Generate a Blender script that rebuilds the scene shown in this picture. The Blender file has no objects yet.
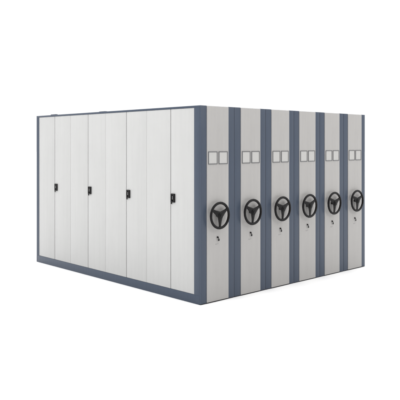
import bpy, bmesh, math, random
from mathutils import Vector, Matrix
random.seed(4)
S = bpy.context.scene
COL = S.collection

# ------------------------------------------------------------------ materials
def nodes(name):
    m = bpy.data.materials.new(name); m.use_nodes = True
    nt = m.node_tree
    return m, nt, nt.nodes['Principled BSDF']

def sheet_paint(name, col, rough=0.42, mottle=0.035, bump=0.05, scale=(3, 3, 0.35), spec=0.35, peel=0.02):
    """powder-coated sheet steel: fine orange peel, slow vertical waviness, faint tone drift"""
    m, nt, b = nodes(name)
    N, L = nt.nodes, nt.links
    tc = N.new('ShaderNodeTexCoord')
    mp = N.new('ShaderNodeMapping'); mp.inputs['Scale'].default_value = scale
    L.new(tc.outputs['Object'], mp.inputs['Vector'])
    n1 = N.new('ShaderNodeTexNoise'); n1.inputs['Scale'].default_value = 3.2; n1.inputs['Detail'].default_value = 4
    L.new(mp.outputs[0], n1.inputs['Vector'])
    n2 = N.new('ShaderNodeTexNoise'); n2.inputs['Scale'].default_value = 420; n2.inputs['Detail'].default_value = 2
    L.new(tc.outputs['Object'], n2.inputs['Vector'])
    n3 = N.new('ShaderNodeTexNoise'); n3.inputs['Scale'].default_value = 2.3; n3.inputs['Detail'].default_value = 6
    n3.inputs['Roughness'].default_value = 0.65
    L.new(tc.outputs['Object'], n3.inputs['Vector'])
    add = N.new('ShaderNodeMath'); add.operation = 'ADD'
    L.new(n1.outputs['Fac'], add.inputs[0]); L.new(n3.outputs['Fac'], add.inputs[1])
    mr = N.new('ShaderNodeMapRange')
    mr.inputs['From Min'].default_value = 0.6; mr.inputs['From Max'].default_value = 1.4
    mr.inputs['To Min'].default_value = 1 - mottle; mr.inputs['To Max'].default_value = 1 + mottle
    L.new(add.outputs[0], mr.inputs['Value'])
    vm = N.new('ShaderNodeVectorMath'); vm.operation = 'SCALE'
    vm.inputs[0].default_value = col
    L.new(mr.outputs[0], vm.inputs['Scale'])
    L.new(vm.outputs[0], b.inputs['Base Color'])
    rr = N.new('ShaderNodeMapRange'); rr.inputs['To Min'].default_value = rough - 0.06; rr.inputs['To Max'].default_value = rough + 0.08
    L.new(n3.outputs['Fac'], rr.inputs['Value']); L.new(rr.outputs[0], b.inputs['Roughness'])
    b1 = N.new('ShaderNodeBump'); b1.inputs['Strength'].default_value = bump; b1.inputs['Distance'].default_value = 0.02
    L.new(n1.outputs['Fac'], b1.inputs['Height'])
    b2 = N.new('ShaderNodeBump'); b2.inputs['Strength'].default_value = peel; b2.inputs['Distance'].default_value = 0.002
    L.new(n2.outputs['Fac'], b2.inputs['Height']); L.new(b1.outputs[0], b2.inputs['Normal'])
    L.new(b2.outputs[0], b.inputs['Normal'])
    b.inputs['Specular IOR Level'].default_value = spec
    return m

def plain(name, col, rough=0.5, metal=0.0, spec=0.4, var=0.06, sc=60):
    m, nt, b = nodes(name)
    N, L = nt.nodes, nt.links
    tc = N.new('ShaderNodeTexCoord')
    n = N.new('ShaderNodeTexNoise'); n.inputs['Scale'].default_value = sc; n.inputs['Detail'].default_value = 3
    L.new(tc.outputs['Object'], n.inputs['Vector'])
    mr = N.new('ShaderNodeMapRange'); mr.inputs['To Min'].default_value = 1 - var; mr.inputs['To Max'].default_value = 1 + var
    L.new(n.outputs['Fac'], mr.inputs['Value'])
    vm = N.new('ShaderNodeVectorMath'); vm.operation = 'SCALE'; vm.inputs[0].default_value = col
    L.new(mr.outputs[0], vm.inputs['Scale']); L.new(vm.outputs[0], b.inputs['Base Color'])
    b.inputs['Roughness'].default_value = rough; b.inputs['Metallic'].default_value = metal
    b.inputs['Specular IOR Level'].default_value = spec
    return m

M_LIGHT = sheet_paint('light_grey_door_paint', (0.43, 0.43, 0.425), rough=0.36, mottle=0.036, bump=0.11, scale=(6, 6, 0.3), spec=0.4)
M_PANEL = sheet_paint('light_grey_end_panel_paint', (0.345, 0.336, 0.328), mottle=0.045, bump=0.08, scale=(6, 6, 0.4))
M_BLUE = sheet_paint('slate_blue_paint', (0.044, 0.059, 0.088), rough=0.38, mottle=0.07, bump=0.08, scale=(8, 8, 0.5), spec=0.3)
M_BODY = sheet_paint('slate_blue_body_paint', (0.06, 0.075, 0.105), rough=0.5, spec=0.2)
M_DARK = plain('dark_base_and_gap_shade', (0.022, 0.022, 0.026), 0.6, spec=0.1)
M_RUB = plain('rubber_seal', (0.07, 0.08, 0.105), 0.75)
M_BLACK = plain('black_plastic', (0.006, 0.0055, 0.006), 0.4, spec=0.14)
M_BLACK2 = plain('black_hub_plastic', (0.008, 0.008, 0.008), 0.5, spec=0.12)
M_CHROME = plain('satin_chrome', (0.20, 0.20, 0.20), 0.35, metal=0.8)
M_FRAME = plain('label_frame_plastic', (0.095, 0.097, 0.102), 0.45)
M_CARD = plain('label_card_paper', (0.42, 0.415, 0.405), 0.7, var=0.03)
M_PRINT = plain('grey_print', (0.20, 0.20, 0.21), 0.7)
M_FLOOR = plain('white_studio_floor', (0.80, 0.80, 0.80), 0.9, spec=0.1, var=0.008, sc=3)

# ------------------------------------------------------------------ helpers
def box(bm, x0, x1, y0, y1, z0, z1):
    vs = [bm.verts.new(p) for p in ((x0,y0,z0),(x1,y0,z0),(x1,y1,z0),(x0,y1,z0),(x0,y0,z1),(x1,y0,z1),(x1,y1,z1),(x0,y1,z1))]
    for f in ((0,3,2,1),(4,5,6,7),(0,1,5,4),(1,2,6,5),(2,3,7,6),(3,0,4,7)):
        bm.faces.new([vs[i] for i in f])

def prism_y(bm, pts, y0, y1):
    """closed polygon pts (x,z) extruded along y"""
    a = [bm.verts.new((x, y0, z)) for x, z in pts]; b = [bm.verts.new((x, y1, z)) for x, z in pts]
    bm.faces.new(a); bm.faces.new(list(reversed(b)))
    n = len(pts)
    for i in range(n):
        j = (i + 1) % n
        bm.faces.new([a[j], a[i], b[i], b[j]])

def cyl_y(bm, cx, cz, r, y0, y1, n=32, r2=None):
    r2 = r if r2 is None else r2
    a = [bm.verts.new((cx + r*math.cos(2*math.pi*i/n), y0, cz + r*math.sin(2*math.pi*i/n))) for i in range(n)]
    b = [bm.verts.new((cx + r2*math.cos(2*math.pi*i/n), y1, cz + r2*math.sin(2*math.pi*i/n))) for i in range(n)]
    bm.faces.new(a); bm.faces.new(list(reversed(b)))
    for i in range(n):
        j = (i+1) % n
        bm.faces.new([a[j], a[i], b[i], b[j]])

def torus_y(bm, R, rx, ry, nu=72, nv=16):
    ring = []
    for i in range(nu):
        u = 2*math.pi*i/nu
        # gentle finger grips on the rim
        g = 1 + 0.03*math.cos(u*24)
        row = []
        for k in range(nv):
            v = 2*math.pi*k/nv
            rr = R + rx*g*math.cos(v)
            row.append(bm.verts.new((rr*math.cos(u), ry*g*math.sin(v), rr*math.sin(u))))
        ring.append(row)
    for i in range(nu):
        for k in range(nv):
            bm.faces.new([ring[i][k], ring[i][(k+1)%nv], ring[(i+1)%nu][(k+1)%nv], ring[(i+1)%nu][k]])

def obj(name, bm, mat, parent=None, bevel=0.0, seg=2, smooth=False, loc=None):
    bmesh.ops.recalc_face_normals(bm, faces=bm.faces)
    if bevel:
        es = [e for e in bm.edges if len(e.link_faces) == 2 and e.calc_face_angle(0) > 0.6]
        bmesh.ops.bevel(bm, geom=es, offset=bevel, segments=seg, profile=0.6, affect='EDGES', clamp_overlap=True)
    me = bpy.data.meshes.new(name); bm.to_mesh(me); bm.free()
    me.materials.append(mat)
    if smooth or bevel:
        for p in me.polygons: p.use_smooth = True
        me.set_sharp_from_angle(angle=math.radians(35))
    o = bpy.data.objects.new(name, me); COL.objects.link(o)
    if parent: o.parent = parent
    if loc: o.location = loc
    return o

def empty(name, loc):
    o = bpy.data.objects.new(name, None); COL.objects.link(o); o.location = loc
    o.empty_display_size = 0.2
    return o

def B(name, dims, mat, parent, bevel=0.0, seg=2):
    bm = bmesh.new(); box(bm, *dims); return obj(name, bm, mat, parent, bevel, seg)

# ------------------------------------------------------------------ dimensions (metres)
H = 2.30          # height
LEN = 3.80        # length of the units, front to back (y)
PITCH = 0.578     # spacing of the units along x
Z0 = -0.004        # sheet metal starts here, dark base below
ZF = -0.013        # floor level
YF = 0.0          # face of the blue edge strips
PAN0, PAN1, WR = 0.099, 0.460, 0.558

def make_unit(first):
    root = empty('mobile_shelving_unit', (0, 0, 0))
    xl = 0.0 if first else -0.010
    # carcass
    bx0 = 0.024 if first else xl + 0.003
    B('body', (bx0, WR - 0.003, 0.020, LEN, Z0, H - 0.004), M_BODY, root, 0.002)
    B('base', (xl + 0.004, WR - 0.001, 0.003, LEN - 0.001, ZF, Z0), M_DARK, root)
    B('top_panel', (bx0, WR - 0.003, 0.020, LEN, H - 0.004, H), M_BODY, root, 0.0012)
    # front face: two blue channels and the light panel between
    B('edge_strip', (xl, PAN0 - 0.0005, YF, 0.020, Z0, H), M_BLUE, root, 0.004, 3)
    B('edge_strip', (PAN1 + 0.0005, WR, YF, 0.020, Z0, H), M_BLUE, root, 0.004, 3)
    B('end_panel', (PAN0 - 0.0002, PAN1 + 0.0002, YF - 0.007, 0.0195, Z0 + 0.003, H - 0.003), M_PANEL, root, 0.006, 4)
    # rubber seal closing the gap to the next unit
    # label holders
    for lx in (0.116, 0.289):
        w, z0, z1 = 0.150, 1.613, 1.763
        bm = bmesh.new(); t = 0.0085
        box(bm, lx, lx + w, -0.0125, -0.0072, z1 - t, z1)
        box(bm, lx, lx + w, -0.0125, -0.0072, z0, z0 + t)
        box(bm, lx, lx + t, -0.0125, -0.0072, z0 + t, z1 - t)
        box(bm, lx + w - t, lx + w, -0.0125, -0.0072, z0 + t, z1 - t)
        fr = obj('label_holder', bm, M_FRAME, root)
        B('label_card', (lx + t, lx + w - t, -0.0092, -0.0072, z0 + t, z1 - t), M_CARD, fr)
    # handwheel: rim, hub, three webs, axle boss
    hw = empty('handwheel_pivot', (0, 0, 0))
    R = 0.147
    bm = bmesh.new(); torus_y(bm, R, 0.0155, 0.0140)
    rim = obj('handwheel', bm, M_BLACK, root, smooth=True, loc=(0.261, -0.058, 1.010))
    bpy.data.objects.remove(hw)
    for ang in (270, 30, 150):
        a = math.radians(ang)
        bm = bmesh.new()
        # web: broad at the hub, waisted, joins the rim; domed towards the user
        prof = [(0.010, 0.042), (0.030, 0.039), (0.055, 0.032), (0.085, 0.024), (0.115, 0.018), (R - 0.006, 0.019)]
        n = len(prof); grid = []
        for r, w in prof:
            yy = -0.006 + 0.010*(r / R)
            row = []
            for s, dy in ((-1, 0.0), (-0.7, -0.0075), (0, -0.0095), (0.7, -0.0075), (1, 0.0), (0.7, 0.006), (-0.7, 0.006)):
                px, pz = r, s*w
                row.append(bm.verts.new((px*math.cos(a) - pz*math.sin(a), yy + dy, px*math.sin(a) + pz*math.cos(a))))
            grid.append(row)
        m = len(grid[0])
        for i in range(n - 1):
            for k in range(m):
                bm.faces.new([grid[i][k], grid[i][(k+1)%m], grid[i+1][(k+1)%m], grid[i+1][k]])
        bm.faces.new(grid[0]); bm.faces.new(list(reversed(grid[-1])))
        obj('spoke', bm, M_BLACK, rim, smooth=True)
    bm = bmesh.new()
    cyl_y(bm, 0, 0, 0.034, -0.022, 0.014, 40)
    obj('hub', bm, M_BLACK2, rim, 0.006, 3)
    bm = bmesh.new()
    cyl_y(bm, 0, 0, 0.017, -0.0265, -0.0222, 32)
    obj('hub_cap', bm, M_BLACK, rim, 0.0015, 2)
    bm = bmesh.new(); cyl_y(bm, 0, 0, 0.018, 0.0142, 0.0508, 28)
    obj('axle', bm, M_BLACK2, rim, smooth=True)
    # lock with its key tag hanging
    bm = bmesh.new(); cyl_y(bm, 0.268, 0.749, 0.0105, -0.020, -0.0072, 28)
    lk = obj('panel_lock', bm, M_BLACK, root, 0.002, 2)
    bm = bmesh.new()
    prism_y(bm, [(0.268, 0.749), (0.276, 0.744), (0.279, 0.734), (0.287, 0.728), (0.289, 0.712), (0.284, 0.705), (0.270, 0.705), (0.265, 0.711), (0.267, 0.724), (0.272, 0.732), (0.267, 0.742)], -0.0245, -0.0205)
    obj('key', bm, M_BLACK2, lk, 0.001, 1)
    # small faint print beneath the lock (unreadable in the photograph)
    bm = bmesh.new()
    for i, (dx, w, dz, h) in enumerate([(0.0,0.013,0,0.003),(0.004,0.003,-0.006,0.014),(0.020,0.010,0.002,0.003),(0.020,0.003,-0.007,0.009),(0.036,0.012,0.004,0.003),(0.040,0.003,-0.004,0.008)]):
        box(bm, 0.236 + dx, 0.236 + dx + w, -0.0078, -0.0071, 0.668 + dz, 0.668 + dz + h)
    obj('printed_mark', bm, M_PRINT, root)
    return root

# ------------------------------------------------------------------ the unit with doors
GROUP = 'mobile shelving units in the row'
labels = [
    'mobile shelving unit at the near corner with locked double doors along its left side',
    'mobile shelving unit with black handwheel directly beside the one that carries the doors',
    'mobile shelving unit with black handwheel, third from the doored side of the row',
    'mobile shelving unit with black handwheel, fourth counting from the doored side of the row',
    'mobile shelving unit with black handwheel, next to the farthest one on the right',
    'mobile shelving unit with black handwheel at the far right end of the row',
]
u0 = make_unit(True)
u0['label'] = labels[0]; u0['category'] = 'shelving unit'; u0['group'] = GROUP

BAYS = [(0.111, 0.532, 1.002), (1.002, 1.428, 1.905), (1.905, 2.334, 2.800), (2.800, 3.248, 3.722)]
ZT, ZB = H - 0.024, 0.093
# frame round the doors (face x=0), thickness to x=0.024
B('top_rail', (0.0, 0.0238, 0.0202, LEN, ZT, H), M_BLUE, u0, 0.0015, 2)
B('bottom_rail', (0.0, 0.0238, 0.0202, LEN, ZF + 0.0015, ZB), M_BLUE, u0, 0.0015, 2)
B('corner_post', (0.0, 0.0238, 0.0202, 0.1095, ZB + 0.0002, ZT - 0.0002), M_BLUE, u0, 0.0012, 2)
B('rear_post', (0.0, 0.0238, 3.7235, LEN, ZB + 0.0005, ZT - 0.0005), M_BLUE, u0, 0.003, 3)
# dark backing sheet behind the doors; its colour stands in for shadow in the gaps
B('gap_shade_backing', (0.0195, 0.0236, 0.1105, 3.7225, ZB + 0.001, ZT - 0.001), M_DARK, u0)
for b, (y0, ym, y1) in enumerate(BAYS):
    for k, (a, c) in enumerate(((y0, ym), (ym, y1))):
        j = random.uniform(-0.0006, 0.0008)
        g0 = 0.0011 + j*0.4 if k == 0 else 0.0048
        g1 = 0.0048 + j if k == 0 else 0.0009
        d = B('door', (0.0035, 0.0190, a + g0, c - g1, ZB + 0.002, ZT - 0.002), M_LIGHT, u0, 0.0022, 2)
        if k == 0:
            # black lock housing with recessed satin lever, key hanging below
            w = 0.070; yb = ym - 0.014; yc = yb - w/2
            z0, z1 = 1.146, 1.250
            bm = bmesh.new()
            t = 0.018
            box(bm, -0.012, 0.0034, yb - w, yb, z1 - t, z1)
            box(bm, -0.012, 0.0034, yb - w, yb, z0, z0 + t)
            box(bm, -0.012, 0.0034, yb - w, yb - w + t, z0 + t, z1 - t)
            box(bm, -0.012, 0.0034, yb - t, yb, z0 + t, z1 - t)
            box(bm, -0.002, 0.0034, yb - w + t, yb - t, z0 + t, z1 - t)
            obj('door_lock', bm, M_BLACK, d)
            bm = bmesh.new(); box(bm, -0.0115, -0.0021, yc - 0.006 + 0.003, yc + 0.006 + 0.003, z0 + 0.034, z1 - 0.026)
            obj('lever', bm, M_CHROME, d, 0.003, 3)
            bm = bmesh.new(); box(bm, -0.010, -0.004, yb - 0.018, yb - 0.001, z0 - 0.022, z0 - 0.0005)
            obj('key', bm, M_BLACK2, d, 0.002, 2)
# roof guide plates above the doors
for yc, hh in ((3.31, 0.010), (2.00, 0.006)):
    B('guide_plate', (0.010, 0.050, yc - 0.07, yc + 0.07, H + 0.0005, H + hh), M_BODY, u0, 0.0015, 2)

# ------------------------------------------------------------------ the other five units
u1 = make_unit(False)
B('rubber_seal', (-0.0195, -0.0105, 0.004, LEN - 0.02, Z0, H - 0.006), M_RUB, u1)
u1.location.x = PITCH
units = [u0, u1]
def copy_tree(src, parent=None):
    o = src.copy(); COL.objects.link(o)
    if parent: o.parent = parent
    for ch in list(src.children): copy_tree(ch, o)
    return o
for k in range(2, 6):
    u = copy_tree(u1); u.location.x = PITCH * k; units.append(u)
for k in range(1, 6):
    units[k]['label'] = labels[k]; units[k]['category'] = 'shelving unit'; units[k]['group'] = GROUP
# handwheels stop at slightly different angles, keys hang differently
for k, u in enumerate(units):
    for ch in u.children:
        if ch.name.startswith('handwheel'):
            ch.rotation_euler.y = math.radians([0, 2, 1, -2, 3, 1][k])

# ------------------------------------------------------------------ floor
bm = bmesh.new()
vs = [bm.verts.new(p) for p in ((-150,-150,ZF),(150,-150,ZF),(150,150,ZF),(-150,150,ZF))]
bm.faces.new(vs)
fl = obj('floor', bm, M_FLOOR); fl['kind'] = 'structure'

# ------------------------------------------------------------------ light: white studio surround, two softboxes
w = bpy.data.worlds.new('World'); S.world = w; w.use_nodes = True
nt = w.node_tree; N, L = nt.nodes, nt.links
bg = N['Background']
A = math.radians(43.3)
tc = N.new('ShaderNodeTexCoord')
def dotn(v):
    d = N.new('ShaderNodeVectorMath'); d.operation = 'DOT_PRODUCT'
    L.new(tc.outputs['Generated'], d.inputs[0]); d.inputs[1].default_value = v
    return d.outputs['Value']
def mrange(src, a, b, c, d_):
    m = N.new('ShaderNodeMapRange'); m.interpolation_type = 'SMOOTHSTEP'
    m.inputs['From Min'].default_value = a; m.inputs['From Max'].default_value = b
    m.inputs['To Min'].default_value = c; m.inputs['To Max'].default_value = d_
    L.new(src, m.inputs['Value']); return m.outputs[0]
front = mrange(dotn((math.sin(A), math.cos(A), 0)), -0.6, 0.35, 0.30, 1.12)   # white backdrop in front, dimmer room behind
top = mrange(dotn((0, 0, 1)), 0.30, 1.0, 0.0, 2.15)                             # overhead glow added to wash the floor white
ad = N.new('ShaderNodeMath'); ad.operation = 'ADD'; L.new(front, ad.inputs[0]); L.new(top, ad.inputs[1])
L.new(ad.outputs[0], bg.inputs['Strength']); bg.inputs['Color'].default_value = (1, 1, 1, 1)

def area(name, loc, target, size, power, col=(1, 1, 1)):
    l = bpy.data.lights.new(name, 'AREA'); l.size = size; l.energy = power; l.color = col
    o = bpy.data.objects.new(name, l); COL.objects.link(o); o.location = loc
    o.rotation_euler = (Vector(target) - Vector(loc)).to_track_quat('-Z', 'Y').to_euler()
area('softbox_left', (-8.0, 1.5, 6.4), (0, 1.9, 1.6), 3.6, 330)
area('softbox_right', (4.5, -6.0, 4.6), (1.7, 0, 1.1), 1.6, 90, (1.0, 0.97, 0.94))

# ------------------------------------------------------------------ camera
D, F = 7.36, 637.0
cam = bpy.data.cameras.new('Camera'); co = bpy.data.objects.new('Camera', cam); COL.objects.link(co)
co.location = (-D*math.sin(A), -D*math.cos(A), 1.84)
co.rotation_euler = (math.radians(90), 0, -A)
cam.lens = 36*F/400; cam.sensor_width = 36
cam.shift_x = -0.5/400; cam.shift_y = -55/400
cam.clip_end = 1000
S.camera = co

S.render.engine = 'CYCLES'
S.view_settings.view_transform = 'Standard'; S.view_settings.look = 'None'
S.view_settings.exposure = 0; S.view_settings.gamma = 1
S.render.resolution_x = S.render.resolution_y = 1024
